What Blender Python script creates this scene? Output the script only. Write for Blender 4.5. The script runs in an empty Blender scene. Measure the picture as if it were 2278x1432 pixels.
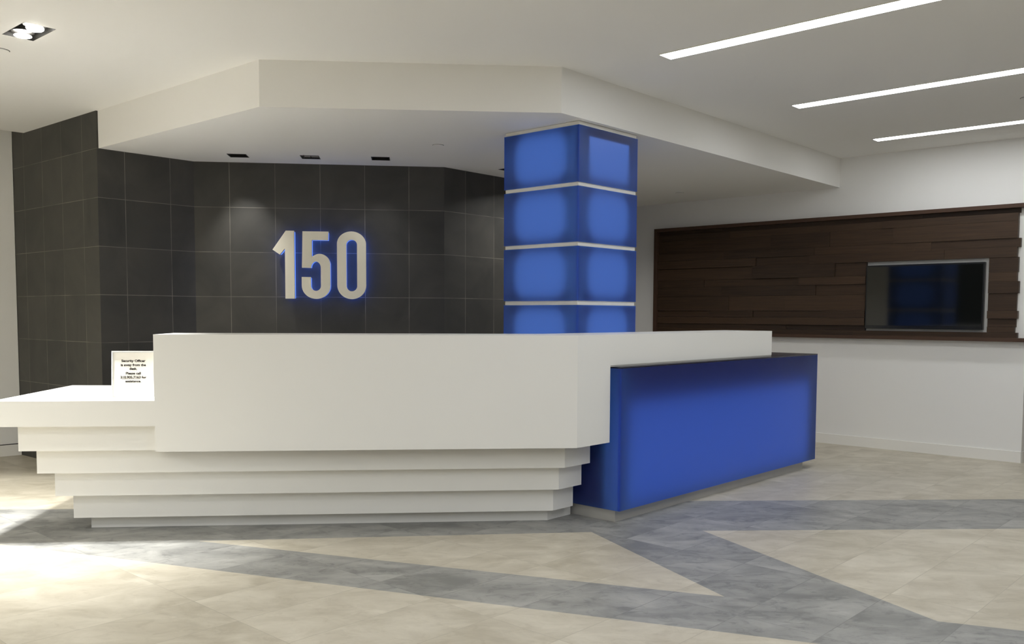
import bpy, bmesh, math, random
from mathutils import Vector, Matrix
random.seed(7)
SC = bpy.context.scene
COL = SC.collection

# ---------------------------------------------------------------- camera
EYE = 1.38
F_PX, CY, PITCH, ROLL = 1995.8, 826.13, 0.063577, 0.004365
cd = bpy.data.cameras.new('camera'); cam = bpy.data.objects.new('camera', cd); COL.objects.link(cam)
cd.sensor_fit = 'HORIZONTAL'; cd.sensor_width = 36.0; cd.lens = F_PX*36.0/2278.0
cd.shift_y = (CY-716.0)/2278.0; cd.clip_start = 0.02; cd.clip_end = 100
fw = Vector((0, math.cos(PITCH), -math.sin(PITCH))); up = Vector((0, math.sin(PITCH), math.cos(PITCH))); rt = Vector((1, 0, 0))
r2 = math.cos(ROLL)*rt+math.sin(ROLL)*up; u2 = -math.sin(ROLL)*rt+math.cos(ROLL)*up
M = Matrix((r2, u2, -fw)).transposed().to_4x4(); M.translation = Vector((0, 0, EYE)); cam.matrix_world = M
SC.camera = cam

# ---------------------------------------------------------------- world, exposure
w = bpy.data.worlds.new('world'); SC.world = w; w.use_nodes = True
w.node_tree.nodes['Background'].inputs['Color'].default_value = (1, .97, .9, 1)
w.node_tree.nodes['Background'].inputs['Strength'].default_value = 0.005
SC.view_settings.view_transform = 'Standard'; SC.view_settings.look = 'None'
SC.view_settings.exposure = 0.05; SC.view_settings.gamma = 1.0
SC.view_settings.use_curve_mapping = False
SC.cycles.max_bounces = 10; SC.cycles.diffuse_bounces = 6; SC.cycles.sample_clamp_indirect = 40.0

ZC, ZS = 3.0435, 2.7381            # ceiling, dropped ceiling
WARM = (1.0, 1.0, .985)

def area(name, loc, size, sizey, power, color, rot=(0, 0, 0), spread=180):
    l = bpy.data.lights.new(name, 'AREA'); l.shape = 'RECTANGLE'; l.size = size; l.size_y = sizey
    l.energy = power; l.color = color; l.spread = math.radians(spread)
    o = bpy.data.objects.new(name, l); COL.objects.link(o); o.location = loc; o.rotation_euler = rot; return o
def spot(name, loc, target, power, color, angle, blend=.5, radius=.03):
    l = bpy.data.lights.new(name, 'SPOT'); l.energy = power; l.color = color
    l.spot_size = math.radians(angle); l.spot_blend = blend; l.shadow_soft_size = radius
    o = bpy.data.objects.new(name, l); COL.objects.link(o); o.location = loc
    o.rotation_euler = (Vector(target)-Vector(loc)).to_track_quat('-Z', 'Y').to_euler(); return o
A47 = math.radians(47.4)
# unseen lamps added around the camera for fill light: linear rows and downlights
for (x, y, p, c) in [(1.0, 3.1, 26, (.85, .89, 1)), (-.6, .2, 50.5, (.90, .94, 1)), (2.6, 1.2, 27, (.80, .89, 1)), (-2.2, -2.4, 40, (.915, .96, 1)),
                     (5.5, -1.5, 43.5, (.92, .96, 1)), (-4.5, -1.0, 41.5, (.94, .98, 1))]:
    area('added_linear_light', (x, y, ZC-.012), 3.6, .13, p, c, (0, 0, A47-math.pi/2))
for (x, y, p, c) in [(-4.4, 4.0, 34, (1, 1, .92)), (-3.0, 1.8, 5, (.8, .9, 1)), (-6.2, 2.0, 125, (1, 1, .99))]:
    area('added_downlight', (x, y, ZC-.012), .16, .34, p, c, (0, 0, A47), 150)

spot('lobby_downlight_beam', (-4.45, 6.4, ZC-.02), (-3.95, 6.6, 0), 420, (1, .99, .93), 48, 1.0, .05)

# ---------------------------------------------------------------- helpers
def lin(*rgb):
    return tuple(((c/255)/12.92 if c/255 <= .04045 else ((c/255+.055)/1.055)**2.4) for c in rgb)+(1,)
def nodes(name):
    m = bpy.data.materials.new(name); m.use_nodes = True
    return m, m.node_tree.nodes, m.node_tree.links, m.node_tree.nodes['Principled BSDF']
def mat(name, color, rough=.6, spec=.4, metal=0, bump=0, bscale=60, vary=0, vscale=3):
    m, N, L, b = nodes(name)
    b.inputs['Base Color'].default_value = color if len(color) == 4 else tuple(color)+(1,)
    b.inputs['Roughness'].default_value = rough; b.inputs['Specular IOR Level'].default_value = spec; b.inputs['Metallic'].default_value = metal
    tc = N.new('ShaderNodeTexCoord')
    if vary:
        n = N.new('ShaderNodeTexNoise'); n.inputs['Scale'].default_value = vscale; n.inputs['Detail'].default_value = 5
        mx = N.new('ShaderNodeMix'); mx.data_type = 'RGBA'
        c = b.inputs['Base Color'].default_value[:]
        mx.inputs['A'].default_value = tuple(x*(1-vary) for x in c[:3])+(1,); mx.inputs['B'].default_value = tuple(min(1, x*(1+vary)) for x in c[:3])+(1,)
        L.new(tc.outputs['Object'], n.inputs['Vector']); L.new(n.outputs['Fac'], mx.inputs['Factor']); L.new(mx.outputs['Result'], b.inputs['Base Color'])
    if bump:
        n2 = N.new('ShaderNodeTexNoise'); n2.inputs['Scale'].default_value = bscale; bp = N.new('ShaderNodeBump')
        bp.inputs['Strength'].default_value = bump; bp.inputs['Distance'].default_value = .002
        L.new(tc.outputs['Object'], n2.inputs['Vector']); L.new(n2.outputs['Fac'], bp.inputs['Height']); L.new(bp.outputs['Normal'], b.inputs['Normal'])
    return m
def emit(name, color, strength):
    m, N, L, b = nodes(name)
    e = N.new('ShaderNodeEmission'); e.inputs['Color'].default_value = tuple(color)+(1,); e.inputs['Strength'].default_value = strength
    L.new(e.outputs[0], N['Material Output'].inputs['Surface']); N.remove(b); return m

def link(name, bm, mats, parent=None, smooth=False, loc=None):
    bmesh.ops.recalc_face_normals(bm, faces=bm.faces)
    me = bpy.data.meshes.new(name); bm.to_mesh(me); bm.free()
    for m in (mats if isinstance(mats, (list, tuple)) else [mats]): me.materials.append(m)
    if smooth:
        for p in me.polygons: p.use_smooth = True
    o = bpy.data.objects.new(name, me); COL.objects.link(o)
    if parent: o.parent = parent
    if loc is not None: o.location = loc
    return o
def tag(o, label=None, cat=None, group=None, kind=None):
    if label: o['label'] = label
    if cat: o['category'] = cat
    if group: o['group'] = group
    if kind: o['kind'] = kind
    return o
def thing(name, label, cat, loc=(0, 0, 0), rz=0, group=None):
    o = bpy.data.objects.new(name, None); COL.objects.link(o); o.location = loc; o.rotation_euler = (0, 0, rz)
    o.empty_display_size = .1
    return tag(o, label, cat, group)
def struct(name, bm, m, label, cat='structure', parent=None):
    o = link(name, bm, m, parent); o['kind'] = 'structure'; o['label'] = label; o['category'] = cat; return o
def V2(p): return Vector((p[0], p[1]))
def prism(bm, poly, z0, z1, mi=0):
    lo = [bm.verts.new((p[0], p[1], z0)) for p in poly]; hi = [bm.verts.new((p[0], p[1], z1)) for p in poly]
    fs = [bm.faces.new(lo), bm.faces.new(hi)]
    for i in range(len(poly)):
        j = (i+1) % len(poly); fs.append(bm.faces.new((lo[i], lo[j], hi[j], hi[i])))
    for f in fs: f.material_index = mi
    return fs
def box(bm, c, s, rz=0, mi=0):
    x, y, z = s[0]/2, s[1]/2, s[2]/2; ca, sa = math.cos(rz), math.sin(rz)
    poly = [(c[0]+a*x*ca-b*y*sa, c[1]+a*x*sa+b*y*ca) for a, b in ((-1, -1), (1, -1), (1, 1), (-1, 1))]
    return prism(bm, poly, c[2]-z, c[2]+z, mi)
def bevel(bm, wdt, seg=2):
    bmesh.ops.bevel(bm, geom=bm.edges[:], offset=wdt, segments=seg, affect='EDGES', profile=.6)
def cyl(bm, c, r, h, seg=32, r2=None, axis='Z', mi=0):
    m = Matrix.Translation(c) if axis == 'Z' else Matrix.Translation(c) @ Matrix.Rotation(math.pi/2, 4, axis)
    g = bmesh.ops.create_cone(bm, cap_ends=True, cap_tris=False, segments=seg, radius1=r, radius2=r if r2 is None else r2, depth=h, matrix=m)
    return g
def plate(poly, z, thick, holes):
    """horizontal slab with rectangular openings; the lower face is at z"""
    bm = bmesh.new(); bm.faces.new([bm.verts.new((p[0], p[1], z)) for p in poly])
    for h in holes:
        for i in range(4):
            a, b = V2(h[i]), V2(h[(i+1) % 4]); d = (b-a).normalized()
            bmesh.ops.bisect_plane(bm, geom=bm.verts[:]+bm.edges[:]+bm.faces[:], plane_co=(a.x, a.y, z), plane_no=(d.y, -d.x, 0), dist=1e-5)
    dead = []
    for f in bm.faces:
        c = f.calc_center_median()
        for h in holes:
            s = [(V2(h[(i+1) % 4])-V2(h[i])).cross(V2(c)-V2(h[i])) for i in range(4)]
            if all(v > 0 for v in s) or all(v < 0 for v in s): dead.append(f); break
    bmesh.ops.delete(bm, geom=dead, context='FACES')
    if thick:
        g = bmesh.ops.extrude_face_region(bm, geom=bm.faces[:])
        bmesh.ops.translate(bm, verts=[v for v in g['geom'] if isinstance(v, bmesh.types.BMVert)], vec=(0, 0, thick))
    return bm
def rect(c, lx, ly, a):
    ca, sa = math.cos(a), math.sin(a)
    return [(c[0]+i*lx/2*ca-j*ly/2*sa, c[1]+i*lx/2*sa+j*ly/2*ca) for i, j in ((-1, -1), (1, -1), (1, 1), (-1, 1))]

# ---------------------------------------------------------------- plan of the lobby (metres)
T0, T1, T2, T3 = V2((-4.757, 8.643)), V2((-3.444, 7.524)), V2((-2.868, 8.157)), V2((-.636, 8.413))
T4 = T3+V2((math.cos(math.radians(48.9)), math.sin(math.radians(48.9))))*1.75
S2, S3, S4 = V2((-1.673, 6.012)), V2((.325, 6.156)), V2((3.471, 9.633))
Q1, Q2 = V2((3.332, 9.760)), V2((4.814, 8.411))
QD = (Q2-Q1).normalized(); QN = V2((-QD.y, QD.x))*-1     # QN: from the wall into the room
if QN.dot(-Q1) < 0: QN = -QN
K2 = V2((.462, 6.367)); KS = .717; KA = math.radians(47.5)
D1, D2, D3, D4 = V2((-2.156, 5.388)), V2((.412, 5.618)), V2((.644, 5.871)), V2((2.186, 7.554))
FD = (D2-D1).normalized(); FN = V2((-FD.y, FD.x))         # along the desk front / into the desk
ED = (D4-D2).normalized(); EN = V2((-ED.y, ED.x))         # along its right side / into the desk
WL = V2((-.731, -.682))                                    # the left white wall runs this way from T0

# ---------------------------------------------------------------- materials
M_WALL = mat('white_paint', lin(238, 237, 234), .55, .3, bump=.12, bscale=220)
M_CEIL = mat('ceiling_paint', lin(241, 240, 237), .7, .2, bump=.1, bscale=200)
M_BASE = mat('baseboard_paint', lin(238, 236, 230), .4, .4)
M_DESK = mat('white_solid_surface', lin(236, 235, 231), .38, .4)
M_DARKWALL = mat('dark_reflection_wall', lin(38, 40, 42), .3, .4)  # put on the unseen outer wall to darken the television's reflection
M_BLACK = mat('black_metal', lin(24, 23, 21), .45, .4)
M_DARK = mat('dark_trim', lin(40, 38, 36), .4, .4)
M_REVEAL = mat('white_reveal', lin(225, 223, 215), .5, .3)
M_PLINTH = mat('grey_metal_plinth', lin(176, 174, 168), .42, .5, vary=.06, vscale=8)
M_LETTER = mat('satin_off_white_metal', lin(248, 242, 223), .38, .5)
M_LINEAR = emit('linear_diffuser', (.96, .985, 1), 17.2)
M_LAMP = emit('lamp_glow', (1, .96, .88), 40.0)

def slate():
    m, N, L, b = nodes('black_slate_tiles')
    uv = N.new('ShaderNodeUVMap'); uv.uv_map = 'tiles'
    br = N.new('ShaderNodeTexBrick'); br.offset = 0; br.squash = 1
    for k, v in (('Scale', 1), ('Mortar Size', .006), ('Mortar Smooth', .0), ('Bias', 0), ('Brick Width', 1), ('Row Height', 1)): br.inputs[k].default_value = v
    br.inputs['Color1'].default_value = (0, 0, 0, 1); br.inputs['Color2'].default_value = (1, 1, 1, 1); br.inputs['Mortar'].default_value = (.5, .5, .5, 1)
    L.new(uv.outputs[0], br.inputs['Vector'])
    tc = N.new('ShaderNodeTexCoord')
    n1 = N.new('ShaderNodeTexNoise'); n1.inputs['Scale'].default_value = 2.3; n1.inputs['Detail'].default_value = 7; n1.inputs['Distortion'].default_value = 1.2
    L.new(tc.outputs['Object'], n1.inputs['Vector'])
    add = N.new('ShaderNodeMath'); add.operation = 'MULTIPLY_ADD'; add.inputs[1].default_value = .35
    L.new(br.outputs['Color'], add.inputs[0]); L.new(n1.outputs['Fac'], add.inputs[2])
    cr = N.new('ShaderNodeValToRGB'); cr.color_ramp.elements[0].position = .25; cr.color_ramp.elements[1].position = 1.0
    cr.color_ramp.elements[0].color = lin(54, 54, 52); cr.color_ramp.elements[1].color = lin(78, 76, 71)
    L.new(add.outputs[0], cr.inputs[0])
    n2 = N.new('ShaderNodeTexNoise'); n2.inputs['Scale'].default_value = 3.0; n2.inputs['Detail'].default_value = 4
    L.new(tc.outputs['Object'], n2.inputs['Vector'])
    r2_ = N.new('ShaderNodeMapRange'); r2_.inputs['From Min'].default_value = .35; r2_.inputs['From Max'].default_value = .65; r2_.inputs['To Min'].default_value = .25; r2_.inputs['To Max'].default_value = 1
    L.new(n2.outputs['Fac'], r2_.inputs[0])
    mu = N.new('ShaderNodeMath'); mu.operation = 'MULTIPLY'; L.new(br.outputs['Fac'], mu.inputs[0]); L.new(r2_.outputs[0], mu.inputs[1])
    mx = N.new('ShaderNodeMix'); mx.data_type = 'RGBA'; mx.inputs['B'].default_value = lin(132, 128, 118)
    L.new(mu.outputs[0], mx.inputs['Factor']); L.new(cr.outputs[0], mx.inputs['A']); L.new(mx.outputs['Result'], b.inputs['Base Color'])
    b.inputs['Roughness'].default_value = .5; b.inputs['Specular IOR Level'].default_value = .35
    bp = N.new('ShaderNodeBump'); bp.inputs['Strength'].default_value = .25; bp.inputs['Distance'].default_value = .004
    L.new(n1.outputs['Fac'], bp.inputs['Height']); L.new(bp.outputs['Normal'], b.inputs['Normal'])
    return m
M_SLATE = slate()

def stone(name, ca, cb, cg, smudge):
    m, N, L, b = nodes(name)
    tc = N.new('ShaderNodeTexCoord'); mp = N.new('ShaderNodeMapping'); mp.inputs['Rotation'].default_value = (0, 0, -A47)
    mp.vector_type = 'POINT'; L.new(tc.outputs['Object'], mp.inputs['Vector'])
    br = N.new('ShaderNodeTexBrick'); br.offset = 0; br.squash = 1
    for k, v in (('Scale', 1), ('Mortar Size', .0018), ('Mortar Smooth', .3), ('Bias', 0), ('Brick Width', .81), ('Row Height', .4)): br.inputs[k].default_value = v
    br.inputs['Color1'].default_value = (0, 0, 0, 1); br.inputs['Color2'].default_value = (1, 1, 1, 1); br.inputs['Mortar'].default_value = (.5, .5, .5, 1)
    of = N.new('ShaderNodeVectorMath'); of.inputs[1].default_value = (.35, .02, 0)
    L.new(mp.outputs[0], of.inputs[0]); L.new(of.outputs[0], br.inputs['Vector'])
    # cloudy limestone: streaks plus mottling, shifted per tile
    st = N.new('ShaderNodeMapping'); st.inputs['Scale'].default_value = (2.6, 4.2, 1); st.inputs['Rotation'].default_value = (0, 0, .15)
    L.new(tc.outputs['Object'], st.inputs['Vector'])
    sh = N.new('ShaderNodeVectorMath'); sh.operation = 'MULTIPLY_ADD'; sh.inputs[1].default_value = (9, 9, 9)
    L.new(br.outputs['Color'], sh.inputs[0]); L.new(st.outputs[0], sh.inputs[2])
    n1 = N.new('ShaderNodeTexNoise'); n1.inputs['Scale'].default_value = 1.1; n1.inputs['Detail'].default_value = 9; n1.inputs['Roughness'].default_value = .6; n1.inputs['Distortion'].default_value = .6
    L.new(sh.outputs[0], n1.inputs['Vector'])
    ad = N.new('ShaderNodeMath'); ad.operation = 'MULTIPLY_ADD'; ad.inputs[1].default_value = .10
    L.new(br.outputs['Color'], ad.inputs[0]); L.new(n1.outputs['Fac'], ad.inputs[2])
    n3 = N.new('ShaderNodeTexNoise'); n3.inputs['Scale'].default_value = 3.6; n3.inputs['Detail'].default_value = 8; n3.inputs['Roughness'].default_value = .68; n3.inputs['Distortion'].default_value = .9
    L.new(sh.outputs[0], n3.inputs['Vector'])
    sm = N.new('ShaderNodeMapRange'); sm.inputs['From Min'].default_value = .52; sm.inputs['From Max'].default_value = .72; sm.inputs['To Min'].default_value = 0; sm.inputs['To Max'].default_value = -smudge
    L.new(n3.outputs['Fac'], sm.inputs[0])
    a2 = N.new('ShaderNodeMath'); L.new(ad.outputs[0], a2.inputs[0]); L.new(sm.outputs[0], a2.inputs[1]); ad = a2
    cr = N.new('ShaderNodeValToRGB'); cr.color_ramp.elements[0].position = .36; cr.color_ramp.elements[1].position = .78
    cr.color_ramp.elements[0].color = ca; cr.color_ramp.elements[1].color = cb; L.new(ad.outputs[0], cr.inputs[0])
    mx = N.new('ShaderNodeMix'); mx.data_type = 'RGBA'; mx.inputs['B'].default_value = cg
    mm = N.new('ShaderNodeMath'); mm.operation = 'MULTIPLY'; mm.inputs[1].default_value = .45; L.new(br.outputs['Fac'], mm.inputs[0])
    L.new(mm.outputs[0], mx.inputs['Factor']); L.new(cr.outputs[0], mx.inputs['A']); L.new(mx.outputs['Result'], b.inputs['Base Color'])
    b.inputs['Roughness'].default_value = .42; b.inputs['Specular IOR Level'].default_value = .35
    return m
M_CREAM = stone('cream_limestone', lin(174, 166, 148), lin(207, 200, 184), lin(140, 135, 122), .16)
M_GREY = stone('grey_limestone', lin(121, 121, 118), lin(171, 170, 165), lin(84, 84, 82), .24)

def wood():
    m, N, L, b = nodes('walnut_boards')
    tc = N.new('ShaderNodeTexCoord'); uv = N.new('ShaderNodeUVMap'); uv.uv_map = 'grain'
    mp = N.new('ShaderNodeMapping'); mp.inputs['Scale'].default_value = (1.2, 26, 1); L.new(uv.outputs[0], mp.inputs['Vector'])
    n = N.new('ShaderNodeTexNoise'); n.inputs['Scale'].default_value = 2.2; n.inputs['Detail'].default_value = 6; n.inputs['Distortion'].default_value = .6
    L.new(mp.outputs[0], n.inputs['Vector'])
    at = N.new('ShaderNodeAttribute'); at.attribute_name = 'tone'
    ad = N.new('ShaderNodeMath'); ad.operation = 'MULTIPLY_ADD'; ad.inputs[1].default_value = .42; L.new(at.outputs['Fac'], ad.inputs[0]); L.new(n.outputs['Fac'], ad.inputs[2])
    cr = N.new('ShaderNodeValToRGB'); cr.color_ramp.elements[0].position = .3; cr.color_ramp.elements[1].position = 1.15 if False else 1.0
    cr.color_ramp.elements[0].color = lin(48, 36, 27); cr.color_ramp.elements[1].color = lin(74, 56, 41); L.new(ad.outputs[0], cr.inputs[0])
    L.new(cr.outputs[0], b.inputs['Base Color']); b.inputs['Roughness'].default_value = .5; b.inputs['Specular IOR Level'].default_value = .3
    return m
M_WOOD = wood()
M_TRIM = mat('walnut_trim', lin(76, 56, 44), .5, .3, vary=.12, vscale=6)

def blue_glass():
    m, N, L, b = nodes('frosted_blue_glass'); out = N['Material Output']; N.remove(b)
    tr = N.new('ShaderNodeBsdfTranslucent'); tr.inputs['Color'].default_value = (.30, .55, .95, 1)
    di = N.new('ShaderNodeBsdfDiffuse'); di.inputs['Color'].default_value = (.020, .021, .078, 1)
    ad = N.new('ShaderNodeAddShader'); L.new(tr.outputs[0], ad.inputs[0]); L.new(di.outputs[0], ad.inputs[1])
    gl = N.new('ShaderNodeBsdfGlossy'); gl.inputs['Roughness'].default_value = .28
    fr = N.new('ShaderNodeFresnel'); fr.inputs['IOR'].default_value = 1.22
    mx = N.new('ShaderNodeMixShader'); L.new(fr.outputs[0], mx.inputs[0]); L.new(ad.outputs[0], mx.inputs[1]); L.new(gl.outputs[0], mx.inputs[2])
    L.new(mx.outputs[0], out.inputs['Surface']); return m
M_GLASS = blue_glass()
M_GLASSTOP = mat('dark_blue_glass_top', lin(34, 36, 56), .16, .5)
M_BACKLIGHT = emit('blue_backlight', (.262, .37, .735), .55)
M_BACKLIGHT2 = emit('deep_blue_backlight', (.162, .264, .75), .44)
M_CAVITY = mat('blue_lined_cavity', (.012, .016, .06), .8, .1)
M_HALO = emit('blue_halo_led', (.09, .20, .95), 5.5)
M_ACRBLUE = emit('glowing_blue_acrylic', (.10, .22, .88), 1.5)

# ---------------------------------------------------------------- setting: floor
def build_floor():
    bm = bmesh.new()
    R = [(-10, -7.5), (11, -7.5), (11, 16), (-10, 16)]
    bm.faces.new([bm.verts.new((x, y, 0)) for x, y in R])
    Lh = lambda a, b: (V2(a), (V2(b)-V2(a)).normalized())
    cuts = dict(a=Lh((1.42, 6.61), (3.884, 6.724)), b=Lh((1.23, 5.68), (3.346, 5.779)), c=Lh((1.23, 5.68), (1.935, 3.989)),
                d=Lh((1.935, 3.989), (2.259, 3.870)), e=Lh((-1.902, 5.367), (.511, 5.636)), f=Lh((.511, 5.636), (1.05, 4.331)),
                g=Lh((-1.902, 5.367), (1.05, 4.331)), h=Lh((-3.048, 5.273), (1.303, 3.702)), i=Lh((-3.584, 6.213), (-3.077, 6.238)),
                j=(V2((0, 0)), V2((0, 1))))
    for p, d in cuts.values():
        bmesh.ops.bisect_plane(bm, geom=bm.verts[:]+bm.edges[:]+bm.faces[:], plane_co=(p.x, p.y, 0), plane_no=(-d.y, d.x, 0), dist=1e-5)
    left = lambda k, q: cuts[k][1].cross(q-cuts[k][0]) > 0
    for f in bm.faces:
        q = V2(f.calc_center_median())
        cream = False
        if q.x > 0 and left('a', q): cream = True
        if not left('b', q) and left('c', q) and left('d', q): cream = True
        if not left('e', q) and not left('f', q) and left('g', q): cream = True
        if not left('h', q): cream = True
        if q.x < 0 and left('i', q): cream = True
        f.material_index = 0 if cream else 1
    g = bmesh.ops.extrude_face_region(bm, geom=bm.faces[:])
    bmesh.ops.translate(bm, verts=[v for v in g['geom'] if isinstance(v, bmesh.types.BMVert)], vec=(0, 0, -.1))
    return struct('floor', bm, [M_CREAM, M_GREY], 'cream limestone floor with zigzag bands of grey limestone', 'floor')
build_floor()

# ---------------------------------------------------------------- setting: ceiling and dropped ceiling
TW_C = V2((-2.883, 5.452)); TW_A = math.radians(138.2)
twin_hole = rect(TW_C, .345, .178, TW_A)
CE = V2((-4.553, 8.469))          # the main ceiling stops along a slot in front of the left wall
CE2 = CE+V2((-.731, -.682))*7.4
struct('ceiling', plate([(-10, -7.5), (11, -7.5), (11, 16), (-3.6, 16), (CE.x+.08, CE.y+.115), tuple(CE), tuple(CE2), (-10, CE2.y)], ZC, .2, [twin_hole]), M_CEIL, 'white painted main ceiling of the lobby', 'ceiling')
bm = bmesh.new(); prism(bm, [(-10, CE2.y-.3), (CE2.x+.3, CE2.y-.3), (CE.x+.5, CE.y-.1), (-3.3, 16), (-10, 16)], ZC+.21, ZC+.3)
struct('ceiling_slot', bm, M_CEIL, 'white strip of higher ceiling above the slot at the left wall', 'ceiling')
DL = [(V2((-2.374, 7.850)), math.radians(6.3)), (V2((-1.764, 7.914)), math.radians(6.3)), (V2((-1.160, 7.969)), math.radians(6.3)), (V2((-.022, 8.528)), math.radians(48.9))]
def soffit():
    poly = [T1+V2((.012, .006)), S2, S3, S4, S4-QD*3.0, V2((-.2, 10.2)), T3+V2((-.06, .05)), T2+V2((-.02, .05))]
    bm = plate([tuple(p) for p in poly], ZS, 0, [rect(c, .147, .15, a) for c, a in DL])
    up_ = {}
    bd = [e for e in bm.edges if len(e.link_faces) == 1]
    g = bmesh.ops.extrude_edge_only(bm, edges=bd)
    bmesh.ops.translate(bm, verts=[v for v in g['geom'] if isinstance(v, bmesh.types.BMVert)], vec=(0, 0, ZC-ZS))
    return bm
struct('ceiling_drop', soffit(), M_CEIL, 'dropped white ceiling with angled sides above the reception desk', 'ceiling')

# ---------------------------------------------------------------- setting: walls
ZTOP = ZC+.2
def slate_wall():
    bm = bmesh.new(); uvl = bm.loops.layers.uv.new('tiles')
    pts = [T0, T1, T2, T3, T4]; offs = [.245, .230, .310, .284]; TL = .4027
    inner = [T0+V2((.124, .16)), T1+V2((0, .226)), T2+V2((-.075, .165)), T3+V2((-.08, .16)), T4+V2((-.12, .11))]
    for i in range(4):
        a, b = pts[i], pts[i+1]; ln = (b-a).length
        vs = [bm.verts.new((p.x, p.y, z)) for p, z in ((a, 0), (b, 0), (b, ZTOP), (a, ZTOP))]
        f = bm.faces.new(vs)
        for lp, (u, z) in zip(f.loops, ((0, 0), (ln, 0), (ln, ZTOP), (0, ZTOP))):
            lp[uvl].uv = ((u-offs[i])/TL+20+7*i, (z-ZS)/TL+20)
        c, d = inner[i], inner[i+1]
        bm.faces.new([bm.verts.new((p.x, p.y, z)) for p, z in ((d, 0), (c, 0), (c, ZTOP), (d, ZTOP))])
        for z in (0, ZTOP): bm.faces.new([bm.verts.new((p.x, p.y, z)) for p in (a, b, d, c)])
    for p, q in ((T0, inner[0]), (T4, inner[4])):
        bm.faces.new([bm.verts.new((r.x, r.y, z)) for r, z in ((p, 0), (q, 0), (q, ZTOP), (p, ZTOP))])
    bmesh.ops.remove_doubles(bm, verts=bm.verts, dist=1e-4)
    return bm
struct('wall_back', slate_wall(), M_SLATE, 'faceted wall of black slate tiles behind the reception desk', 'wall')
def wall(name, a, b, away, label, z0=0, z1=ZC+.2, m=M_WALL, th=.15):
    bm = bmesh.new(); n = away.normalized()*th
    prism(bm, [a, b, b+n, a+n], z0, z1); return struct(name, bm, m, label, 'wall')
WLN = V2((WL.y, -WL.x));  WLN = WLN if WLN.x < 0 else -WLN
WA, WB = T0+V2((-.004, .0))+WL*.0, T0+WL*8.5
wall('wall_left', WA, WB, WLN, 'plain white wall at the left edge beside the slate wall')
WR = [Q2+V2((math.cos(A47), math.sin(A47)))*5.5]
wall('wall_right', Q1-QD*6.5, Q2, -QN, 'white wall on the right carrying the wood panel')
RT = V2((math.cos(A47), math.sin(A47)))
bmr = bmesh.new(); prism(bmr, [Q2-QN*.15, Q2-QN*.15+RT*5, Q2-QN*.15+RT*5-QD*.15, Q2-QN*.15-QD*.15], 0, ZC)
struct('wall_return', bmr, M_WALL, 'white wall end turning the corner at the right edge', 'wall')
for nm, a, b, n in (('wall_front', (-10, -7.4), (11, -7.4), (0, -1)), ('wall_side', (10.9, -7.4), (10.9, 16), (1, 0)),
                    ('wall_far', (-10, 15.9), (11, 15.9), (0, 1)), ('wall_outer', (-9.9, -7.4), (-9.9, 1.5), (-1, 0)), ('wall_outer_side', (-9.9, 1.5), (-9.9, 16), (-1, 0))):
    dark = nm == 'wall_outer'
    wall(nm, V2(a), V2(b), V2(n), 'unseen lobby wall darkened for the television reflection' if dark else 'plain white lobby wall outside the view', th=.1, m=M_DARKWALL if dark else M_WALL)
bm = bmesh.new(); prism(bm, [WA+WLN*-.012, WB+WLN*-.012, WB, WA], 0, .107)
struct('baseboard_left', bm, M_BASE, 'white baseboard at the foot of the left wall', 'baseboard')
bm = bmesh.new(); prism(bm, [WA+WLN*-.004, WB+WLN*-.004, WB, WA], .1075, .1145)  # dark strip stands in for the shadow gap above the baseboard
struct('shadow_gap_strip', bm, M_DARK, 'thin dark strip for the shadow gap along the top of the left baseboard', 'trim')
bm = bmesh.new(); prism(bm, [Q1-QD*6.4, Q2+QD*.012, Q2+QD*.012+QN*.012, Q1-QD*6.4+QN*.012], 0, .105)
struct('baseboard_right', bm, M_BASE, 'white baseboard at the foot of the right wall', 'baseboard')

bm = bmesh.new(); prism(bm, [Q2+QD*.0125+QN*.012, Q2+QD*.0125+QN*.012+RT*5, Q2+QD*.0005+QN*.012+RT*5, Q2+QD*.0005+QN*.012], 0, .105)
struct('baseboard_return', bm, M_BASE, 'white baseboard turning the corner at the right edge', 'baseboard')

# ---------------------------------------------------------------- ceiling fixtures
LA = math.radians(-42.5); LD = V2((math.cos(LA), math.sin(LA)))
for (st, ln, wd, lab) in ((V2((.980, 5.898)), 3.6, .127, 'nearest and longest-looking white linear ceiling light, at the top edge'),
                          (V2((2.251, 7.266)), 3.6, .127, 'middle of the three white linear ceiling lights on the right'),
                          (V2((3.428, 8.608)), 3.6, .12, 'farthest linear ceiling light, closest to the wood panel wall')):
    c = st+LD*ln/2
    t = thing('linear_ceiling_light', lab, 'ceiling light', (c.x, c.y, ZC), LA, 'linear lights in the right ceiling')
    bm = bmesh.new(); box(bm, (0, 0, -.0035), (ln, wd, .007)); link('diffuser', bm, M_LINEAR, t)
    bm = bmesh.new()
    for s in (-1, 1): box(bm, (0, s*(wd/2+.003), -.003), (ln+.012, .006, .006)); box(bm, (s*(ln/2+.003), 0, -.003), (.006, wd, .006))
    link('frame', bm, M_REVEAL, t)

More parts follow.
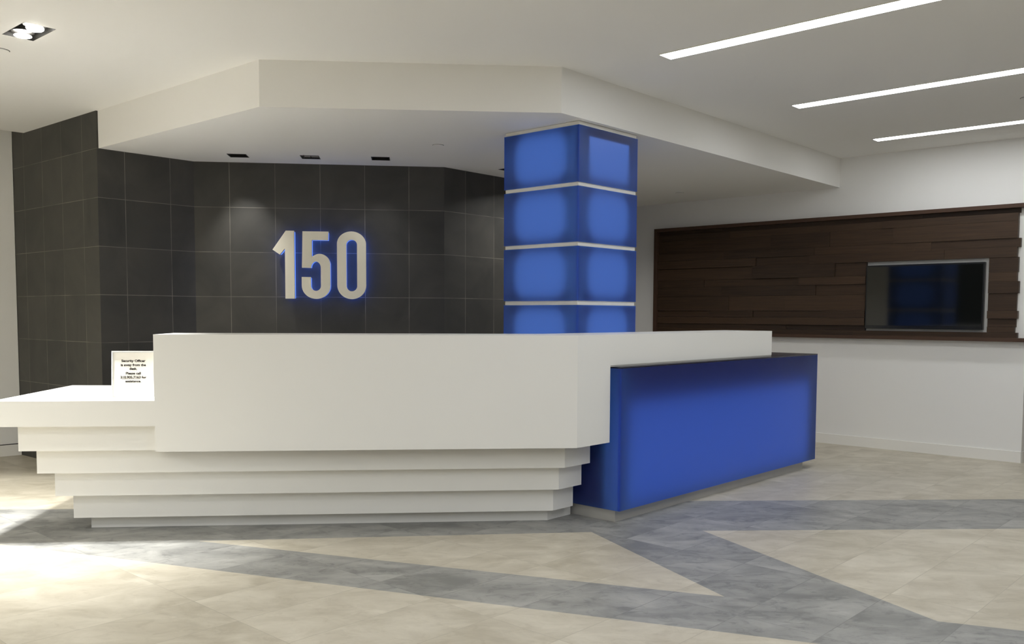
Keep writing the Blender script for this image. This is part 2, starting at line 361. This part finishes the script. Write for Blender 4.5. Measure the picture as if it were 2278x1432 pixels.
def pan(bm, lx, ly, depth, th=.003):
    for s in (-1, 1):
        box(bm, (s*(lx/2-th/2), 0, depth/2), (th, ly, depth)); box(bm, (0, s*(ly/2-th/2), depth/2), (lx, th, depth))
    box(bm, (0, 0, depth-th/2), (lx, ly, th))
t = thing('twin_downlight', 'black square recessed ceiling light with two glowing lamps, upper left', 'ceiling light', (TW_C.x, TW_C.y, ZC), TW_A)
bm = bmesh.new(); pan(bm, .345, .178, .075); link('housing', bm, M_BLACK, t)
for px, py in (((-2.812, 5.388)), ((-2.951, 5.521))):
    d = V2((px, py))-TW_C; lx = d.x*math.cos(-TW_A)-d.y*math.sin(-TW_A); ly = d.x*math.sin(-TW_A)+d.y*math.cos(-TW_A)
    bm = bmesh.new(); cyl(bm, (lx, ly*.3, .043), .064, .05, 40, .05); lp = link('lamp_ring', bm, M_BLACK, t)
    bm = bmesh.new(); bmesh.ops.create_uvsphere(bm, u_segments=32, v_segments=16, radius=.049, matrix=Matrix.Translation((lx, ly*.3, .001 if lx < 0 else -.004)) @ Matrix.Diagonal((1, 1, .40 if lx < 0 else .20, 1)))
    link('lamp', bm, M_LAMP, lp, True)
for k, (tx, ty, p) in enumerate(((-2.88, 5.22, 680), (-3.0, 5.50, 680))):
    sx, sy = ((-2.812, 5.388), (-2.951, 5.521))[k]
    spot('twin_downlight_beam', (sx, sy, ZC-.016), (tx, ty, 0), p, WARM, 68, 1.0, .05)

SD_LAB = ('leftmost small black recessed downlight in the dropped ceiling', 'small recessed light with a pale cover plate, between two black ones',
          'small black recessed downlight in the dropped ceiling, nearest the smooth round cap', 'small black downlight mostly hidden behind the blue glass column')
for k, (c, a) in enumerate(DL):
    t = thing('square_downlight', SD_LAB[k], 'ceiling light', (c.x, c.y, ZS), a, 'small square lights of the dropped ceiling')
    bm = bmesh.new(); pan(bm, .147, .15, .07); link('housing', bm, M_BLACK, t)
    bm = bmesh.new()
    for s in (-1, 1): box(bm, (0, s*.078, -.0015), (.16, .006, .003)); box(bm, (s*.0765, 0, -.0015), (.006, .15, .003))
    link('trim', bm, M_DARK, t)
    if k == 1:
        bm = bmesh.new(); box(bm, (-.035, 0, .012), (.062, .13, .006)); box(bm, (.035, 0, .012), (.062, .13, .006)); link('cover_plate', bm, mat('pale_cover', lin(150, 147, 138), .5), t)
        bm = bmesh.new(); box(bm, (-.045, -.09, -.012), (.006, .03, .02)); link('clip', bm, M_DARK, t)
    else:
        bm = bmesh.new(); cyl(bm, (0, .01, .045), .05, .04, 32, .035); lp = link('lamp_ring', bm, M_DARK, t, True)
for k, p, ang in ((0, 46, 66), (2, 11, 66), (3, 2.5, 60)):
    c, a = DL[k]; n = V2((-math.sin(a), math.cos(a)))
    spot('wall_washer', (c.x, c.y, ZS+.02), (c.x+n.x*.30, c.y+n.y*.30, 1.75), p, WARM, ang, .9, .02)
for (x, y) in ((.48, 8.85), (.92, 9.32)):
    area('soffit_downlight', (x, y, ZS-.004), .10, .10, 9, (1, .98, .92), (0, 0, 0), 150)
def cap(c, z, r, lab, grp='round ceiling caps'):
    bm = bmesh.new(); cyl(bm, (0, 0, -.003), r, .006, 40, r*.96)
    t = thing('ceiling_cap', lab, 'ceiling cap', (c[0], c[1], z), 0, grp)
    link('cover', bm, M_CEIL, t)
    bm = bmesh.new(); bmesh.ops.create_circle(bm, segments=40, radius=r*1.05, cap_ends=True, matrix=Matrix.Translation((0, 0, -.0008)))
    g = bmesh.ops.extrude_face_region(bm, geom=bm.faces[:]); bmesh.ops.translate(bm, verts=[v for v in g['geom'] if isinstance(v, bmesh.types.BMVert)], vec=(0, 0, .0006))
    link('gap_ring', bm, M_DARK, t)
cap((-3.276, 5.825), ZC, .062, 'round white ceiling cap cut by the left edge below the twin downlight')
cap((-.603, 7.333), ZS, .044, 'round white cap in the dropped ceiling left of the blue column')
cap((1.860, 10.102), ZS, .042, 'round white cap in the dropped ceiling right of the blue column')
cap((3.93, 6.95), ZC, .06, 'round white ceiling cap at the right edge between two linear lights')

# ---------------------------------------------------------------- glass boxes
def pane(bm, a, b, z0, z1, n, th, mi=0):
    """hollow-backed frosted pane: outer face plus its four edges. a,b plan points of the outer face, n unit inward"""
    o = [bm.verts.new((p.x, p.y, z)) for p, z in ((a, z0), (b, z0), (b, z1), (a, z1))]
    i = [bm.verts.new((p.x+n.x*th, p.y+n.y*th, z)) for p, z in ((a, z0), (b, z0), (b, z1), (a, z1))]
    bm.faces.new(o)
    for k in range(4):
        j = (k+1) % 4; bm.faces.new((o[k], o[j], i[j], i[k]))
def sheet(bm, a, b, z0, z1, n, d0, d1):
    """thin light sheet standing d0 (bottom) .. d1 (top) behind the outer face"""
    vs = []
    for e in (0, .004):
        vs.append([bm.verts.new((p.x+n.x*(d+e), p.y+n.y*(d+e), z)) for p, z, d in ((a, z0, d0), (b, z0, d0), (b, z1, d1), (a, z1, d1))])
    bm.faces.new(vs[0]); bm.faces.new(vs[1])
    for k in range(4):
        j = (k+1) % 4; bm.faces.new((vs[0][k], vs[0][j], vs[1][j], vs[1][k]))

def round_sheet(bm, a, b, z0, z1, n, d, r):
    u = (b-a).normalized(); L_ = (b-a).length; pts = []
    for cx, cz, s0 in ((L_-r, z0+r, -90), (L_-r, z1-r, 0), (r, z1-r, 90), (r, z0+r, 180)):
        for k in range(9):
            t_ = math.radians(s0+90*k/8); pts.append((cx+r*math.cos(t_), cz+r*math.sin(t_)))
    rings = [[bm.verts.new((a.x+u.x*x+n.x*(d+e), a.y+u.y*x+n.y*(d+e), z)) for x, z in pts] for e in (0, .004)]
    bm.faces.new(rings[0]); bm.faces.new(rings[1])
    for k in range(len(pts)):
        j = (k+1) % len(pts); bm.faces.new((rings[0][k], rings[0][j], rings[1][j], rings[1][k]))

# blue column: squares of frosted glass in tiers with white reveals between
KC = K2+V2((math.cos(KA), math.sin(KA)))*KS/2+V2((-math.sin(KA), math.cos(KA)))*KS/2
col = thing('glass_column', 'square column of backlit blue glass panels standing behind the reception desk', 'column', (KC.x, KC.y, 0), KA)
H2 = KS/2
bm = bmesh.new(); box(bm, (0, 0, ZS/2), (KS-.11, KS-.11, ZS)); link('core', bm, M_CAVITY, col)
tops = [2.7081, 2.2856, 1.8659, 1.4488, 1.0310, .6130]
bots = [2.3141, 1.8950, 1.4797, 1.0600, .6420, .2240]
sides = [(V2((-H2, -H2)), V2((H2, -H2)), V2((0, 1))), (V2((-H2, H2)), V2((-H2, -H2)), V2((1, 0))),
         (V2((H2, -H2)), V2((H2, H2)), V2((-1, 0))), (V2((H2, H2)), V2((-H2, H2)), V2((0, -1)))]
for i, (zt, zb) in enumerate(zip(tops, bots)):
    for k, (a, b, n) in enumerate(sides):
        d = (b-a).normalized()
        bm = bmesh.new(); pane(bm, a+d*.002, b-d*.002, zb, zt, n, .012); g = link('glass_panel', bm, M_GLASS, col)
        bm = bmesh.new()
        if i == 0 and k == 0: sheet(bm, a+d*.12, b-d*.115, zb+.03, zt-.065, n, .045, .005)
        else: round_sheet(bm, a+d*.112, b-d*.112, zb+.020, zt-.020, n, .045, .11)
        link('backlight', bm, M_BACKLIGHT, g)
for zt, zb in [(ZS-.002, 2.7081)]+[(bots[i], tops[i+1]) for i in range(5)]+[(.2240, 0)]:
    bm = bmesh.new(); fs = box(bm, (0, 0, (zt+zb)/2), (KS-.018, KS-.018, zt-zb)); fs[0].material_index = fs[1].material_index = 1
    link('reveal_band', bm, [M_REVEAL, M_CAVITY], col)

# blue glass counter box at the right end of the desk
B1 = D2+ED*.390-EN*.053; B2 = D2+ED*3.422-EN*.053; BD = .55; ZP, ZG = .0802, 1.0372
bx = thing('glass_counter_box', 'long backlit blue glass box standing against the right side of the desk', 'counter', (B1.x, B1.y, 0))
o = lambda p: p-B1
a, b = o(B1), o(B2)
for (p, q, n, nm) in ((a, b, EN, 'front_glass'), (a+EN*BD, a, ED, 'end_glass'), (b, b+EN*BD, -ED, 'end_glass'), (b+EN*BD, a+EN*BD, -EN, 'rear_glass')):
    bm = bmesh.new(); d = (q-p).normalized(); pane(bm, p+d*.001, q-d*.001, ZP, ZG-.010, n, .012)
    g = link(nm, bm, M_GLASS, bx)
    if nm == 'front_glass':
        bm = bmesh.new(); sheet(bm, p+d*.10, q-d*.16, ZP+.02, ZG-.235, n, .085, .085); link('backlight', bm, M_BACKLIGHT2, g)
bm = bmesh.new(); prism(bm, [a+EN*.11+ED*.03, b+EN*.11-ED*.03, b+EN*(BD-.03)-ED*.03, a+EN*(BD-.03)+ED*.03], ZP, ZG-.03); link('inner_frame', bm, M_CAVITY, bx)
bm = bmesh.new(); prism(bm, [a, b, b+EN*BD, a+EN*BD], ZG-.010, ZG); link('top_glass', bm, M_GLASSTOP, bx)
bm = bmesh.new(); prism(bm, [a+EN*.05+ED*.02, b+EN*.05-ED*.15, b+EN*(BD-.05)-ED*.15, a+EN*(BD-.05)+ED*.02], 0, ZP); link('plinth', bm, M_PLINTH, bx)

# ---------------------------------------------------------------- reception desk
ZT, ZB, ZL, ZLB, ZGB = 1.2505, .5405, .8511, .6973, 1.0491
LV = [ZLB, .5405, .3909, .2352, .0799, 0]
SB = .0715
desk = thing('reception_desk', 'white angular reception desk with stepped tiers under an overhanging tall front', 'reception desk', (D1.x, D1.y, 0))
o = lambda p: p-D1
def meet(off_f, off_e):          # corner of front offset and side offset
    p, q = D1+FN*off_f, D2+EN*off_e
    t = ((q-p).cross(ED))/(FD.cross(ED)); return p+FD*t
CT_ = .45
bm = bmesh.new()
inner = meet(CT_, CT_)
prism(bm, [o(D1), o(D2), o(D4), o(D4+EN*CT_), o(inner), o(D1+FN*CT_)], ZGB, ZT)
D3e = D2+ED*.345
prism(bm, [o(D1), o(D2), o(D3e), o(D3e+EN*CT_), o(inner), o(D1+FN*CT_)], ZB, ZGB)
link('tall_counter', bm, M_DESK, desk)
bm = bmesh.new(); prism(bm, [o(D3e+EN*.0012), o(D4+EN*.0012-ED*.001), o(D4+EN*(CT_-.02)), o(D3e+EN*(CT_-.02))], ZG+.001, ZGB)
link('spacer', bm, M_PLINTH, desk)
bm = bmesh.new(); L0 = -.945
prism(bm, [o(D1+FD*L0), o(D1), o(D1+FN*1.16), o(D1+FD*L0+FN*1.225)], ZLB, ZL)
link('low_counter', bm, M_DESK, desk)
LX = [-.825, -.751, -.676, -.596, -.516]
for i in range(5):
    of = SB*(i+1); A = D1+FD*LX[i]+FN*of; U = meet(of, of)
    e_end = .322 if i < 4 else .385
    Vv = D2+ED*e_end+EN*of
    if i == 0: Vv = D2+ED*.33+EN*of
    poly = [o(A), o(U), o(Vv), o(Vv+EN*(.46-of)), o(meet(.5, .46)), o(A+FN*(.5-of))]
    bm = bmesh.new(); prism(bm, poly, LV[i+1], LV[i]); link('tier' if i < 4 else 'toe_kick', bm, M_DESK, desk)

# ---------------------------------------------------------------- notice in its acrylic stand
def text_mesh(s, size, ext=.0004, off=0.0, sx=1.0):
    c = bpy.data.curves.new('t', 'FONT'); c.body = s; c.size = size; c.extrude = ext; c.offset = off; c.align_x = 'CENTER'; c.resolution_u = 6
    ob = bpy.data.objects.new('t', c); COL.objects.link(ob); dg = bpy.context.evaluated_depsgraph_get()
    me = bpy.data.meshes.new_from_object(ob.evaluated_get(dg)); bpy.data.objects.remove(ob)
    for v in me.vertices: v.co.x *= sx
    return me
SGP = V2((-2.350, 5.575)); SGA = math.radians(5.3)
sg = thing('notice_stand', 'white printed notice in a clear acrylic stand on the low desk counter', 'sign', (SGP.x, SGP.y, ZL+.0008), SGA)
def acrylic():
    m, N, L, b = nodes('clear_acrylic'); b.inputs['Base Color'].default_value = (.93, .93, .91, 1); b.inputs['Roughness'].default_value = .12
    b.inputs['Transmission Weight'].default_value = .35; b.inputs['IOR'].default_value = 1.3; return m
M_ACR = acrylic(); M_PAPER = mat('notice_paper', lin(214, 210, 200), .7, .2); M_INK = mat('printed_ink', lin(30, 29, 28), .7, .1)
tilt = Matrix.Rotation(math.radians(-4), 4, 'X')
def tl(o_): o_.matrix_local = tilt @ o_.matrix_local; return o_
bm = bmesh.new(); box(bm, (0, .006, .146), (.282, .004, .288)); bevel(bm, .001, 1)
for s in (-1, 1): box(bm, (s*.1385, -.001, .146), (.005, .012, .288))
box(bm, (0, -.001, .2885), (.282, .012, .005))
tl(link('holder', bm, M_ACR, sg))
bm = bmesh.new(); box(bm, (0, -.01, .002), (.282, .085, .004)); link('foot', bm, M_ACR, sg)
bm = bmesh.new(); box(bm, (-.012, .0025, .143), (.244, .0012, .276)); pp = tl(link('paper', bm, M_PAPER, sg))
lines = [('Security Officer', .2225), ('is away from the', .197), ('desk.', .1735), ('Please call', .1445), ('310.905.7163 for', .120), ('assistance.', .0955)]
bm = bmesh.new()
for s, z in lines:
    me = text_mesh(s, .0205, .0003, .0007, 1.10)
    me.transform(Matrix.Translation((-.012, .0015, z)) @ Matrix.Rotation(math.pi/2, 4, 'X')); bm.from_mesh(me); bpy.data.meshes.remove(me)
box(bm, (-.026, .0016, .1165), (.112, .0006, .0012))
me = bpy.data.meshes.new('lettering'); bm.to_mesh(me); bm.free(); me.materials.append(M_INK)
lt = bpy.data.objects.new('lettering', me); COL.objects.link(lt); lt.parent = pp
tl2 = pp.matrix_local.copy(); lt.matrix_parent_inverse = Matrix.Identity(4)

# ---------------------------------------------------------------- halo-lit numerals on the slate
TD = (T3-T2).normalized(); TN = V2((TD.y, -TD.x))          # TN points into the room
UPX = .606/980.0
def arc(cx, cy, rx, ry, a0, a1, n=14):
    return [(cx+rx*math.cos(math.radians(a0+(a1-a0)*i/n)), cy+ry*math.sin(math.radians(a0+(a1-a0)*i/n))) for i in range(n+1)]
one = [(610, 980), (492, 980), (302, 705), (405, 635), (478, 724), (478, 0), (610, 0)]
five = ([(730, 975), (717, 450), (846, 447)] + arc(917, 448, 70, 92, 175, 0, 12) + arc(915, 190, 72, 75, 0, -180, 14) + [(843, 315), (712, 315), (712, 190)]
        + arc(917, 190, 205, 192, 180, 360, 22) + arc(972, 500, 150, 152, 0, 118, 14) + [(860, 610), (862, 850), (1096, 850), (1100, 975)])
zero = [arc(1430, 800, 209, 182, 0, 180, 24)+arc(1430, 200, 209, 202, 180, 360, 24), arc(1432, 790, 77, 72, 0, 180, 20)+arc(1432, 190, 77, 78, 180, 360, 20)]
def shape(loops, y0, y1, inset=0):
    """extrude filled loops (x,z) between y0 and y1"""
    c = bpy.data.curves.new('s', 'CURVE'); c.dimensions = '2D'; c.fill_mode = 'BOTH'; c.extrude = abs(y1-y0)/2; c.offset = -inset
    for lp in loops:
        sp = c.splines.new('POLY'); sp.points.add(len(lp)-1); sp.use_cyclic_u = True
        for p, q in zip(sp.points, lp): p.co = (q[0], q[1], 0, 1)
    ob = bpy.data.objects.new('s', c); COL.objects.link(ob); dg = bpy.context.evaluated_depsgraph_get()
    me = bpy.data.meshes.new_from_object(ob.evaluated_get(dg)); bpy.data.objects.remove(ob)
    me.transform(Matrix.Translation((0, (y0+y1)/2, 0)) @ Matrix.Rotation(math.pi/2, 4, 'X')); return me
M_STANDOFF = mat('steel_standoff', lin(120, 120, 118), .35, .5, 1)
Z0 = 1.513
for nm, loops, x0, lab in (('one', [one], 302, 'off-white metal numeral 1 with a blue halo on the slate wall'),
                           ('five', [five], 712, 'off-white metal numeral 5 with a blue halo on the slate wall'),
                           ('zero', zero, 1221, 'off-white metal numeral 0 with a blue halo on the slate wall')):
    s = .7065+(x0-302)*UPX
    p = T2+TD*s
    t = thing('wall_numeral', lab, 'number sign', (p.x, p.y, Z0), math.atan2(TD.y, TD.x), 'numerals of the address on the slate wall')
    lp = [[((x-x0)*UPX, z*UPX) for x, z in l] for l in loops]
    me = shape(lp, -.160, -.122); me.name = 'face'; me.materials.append(M_LETTER)
    fo = bpy.data.objects.new('face', me); COL.objects.link(fo); fo.parent = t
    for nm2, y0, y1, ins, mt in (('acrylic_body', -.122, -.040, .004, M_ACRBLUE), ('halo_light', -.038, -.032, .010, M_HALO)):
        me = shape(lp, y0, y1, ins); me.name = nm2; me.materials.append(mt)
        ho = bpy.data.objects.new(nm2, me); COL.objects.link(ho); ho.parent = t
    pins = {'one': [(550, 120), (550, 880)], 'five': [(790, 900), (1055, 300)], 'zero': [(1288, 500), (1575, 500)]}[nm]
    for (x, z) in pins:
        bm = bmesh.new(); cyl(bm, ((x-x0)*UPX, -.020, z*UPX), .006, .040, 12, axis='X'); link('standoff', bm, M_STANDOFF, t)

# ---------------------------------------------------------------- wood feature panel on the right wall
W1 = Q1+QD*((V2((1.737, 11.103))-Q1).dot(QD))     # on the wall face, left end of the panel
WT, WBt = 2.4306, 1.1421
wp = thing('wood_feature_panel', 'dark walnut panel of staggered horizontal boards framed on the right wall', 'wall panel', (W1.x+QN.x*.001, W1.y+QN.y*.001, 0), math.atan2(QD.y, QD.x))
# local frame: x along the wall to the right, -y into the room
ROOM = -1 if (V2((math.sin(math.atan2(QD.y, QD.x)), -math.cos(math.atan2(QD.y, QD.x)))).dot(QN) > 0) else 1
FR = .08
def fbox(bm, x0, x1, y1, z0, z1, y0=0.0):
    return box(bm, ((x0+x1)/2, ROOM*(y0+y1)/2, (z0+z1)/2), (x1-x0, abs(y1-y0), z1-z0))
for nm, (x0, x1, z0, z1) in dict(top_trim=(0, 4.115, WT-.038, WT), bottom_trim=(0, 4.115, WBt, WBt+.036), left_trim=(0, .045, WBt+.036, WT-.038)).items():
    bm = bmesh.new(); fbox(bm, x0, x1, FR, z0, z1); bevel(bm, .0015, 1); link(nm, bm, M_TRIM, wp)
TVX0, TVX1, TVZ0, TVZ1 = 2.595, 3.760, 1.2286, 1.937
rows = [2.3926, 2.348, 2.273, 2.114, 2.03, 1.937, 1.796, 1.712, 1.60, 1.434, 1.36, 1.281, 1.2286, WBt+.036]
bm = bmesh.new(); uvl = bm.loops.layers.uv.new('grain'); tone = bm.faces.layers.float.new('tone')
for r in range(len(rows)-1):
    z1, z0 = rows[r], rows[r+1]
    spans = [(.045, 4.025)] if (z0 >= TVZ1-1e-3 or z1 <= TVZ0+1e-3) else [(.045, TVX0), (TVX1, 4.025)]
    for (s0, s1) in spans:
        x = s0; last = .04
        while x < s1-.01:
            ln = random.uniform(.55, 1.5); e = x+ln
            if s1-e < .3: e = s1
            ee = e if e < s1 else (s1+random.uniform(-.03, .0) if s1 > 4 else s1)
            dep = random.choice([.030, .036, .042, .048, .054, .060]) if r else .022
            fs = fbox(bm, x+.0005, ee-.0005, dep, z0+.0006, z1-.0006)
            tn = random.random()
            for f in fs:
                f[tone] = tn
                for lp in f.loops: lp[uvl].uv = (lp.vert.co.x+tn*13, lp.vert.co.z+tn*7)
            x = e
bmesh.ops.remove_doubles(bm, verts=bm.verts, dist=1e-6)
boards = link('boards', bm, M_WOOD, wp)

# television sitting in the opening of the panel
M_SCREEN = mat('black_screen_glass', lin(18, 20, 19), .06, .55); M_BEZEL = mat('black_bezel', lin(16, 17, 17), .25, .5)
tvx, tvz = (2.607+3.732)/2, (1.2505+1.900)/2; tw, th_ = 1.125, .648
tp = W1+QD*tvx+QN*.003
tv = thing('television', 'switched-off flat television set into an opening of the walnut panel', 'television', (tp.x, tp.y, tvz), math.atan2(QD.y, QD.x))
bm = bmesh.new(); box(bm, (0, ROOM*.045, 0), (tw, .05, th_)); bevel(bm, .003, 2); link('casing', bm, M_BEZEL, tv)
bm = bmesh.new(); box(bm, (0, ROOM*.0705, .008), (tw-.03, .002, th_-.05)); link('screen', bm, M_SCREEN, tv)
bm = bmesh.new(); box(bm, (0, ROOM*.01, 0), (.4, .02, .3)); link('wall_mount', bm, M_BLACK, tv)
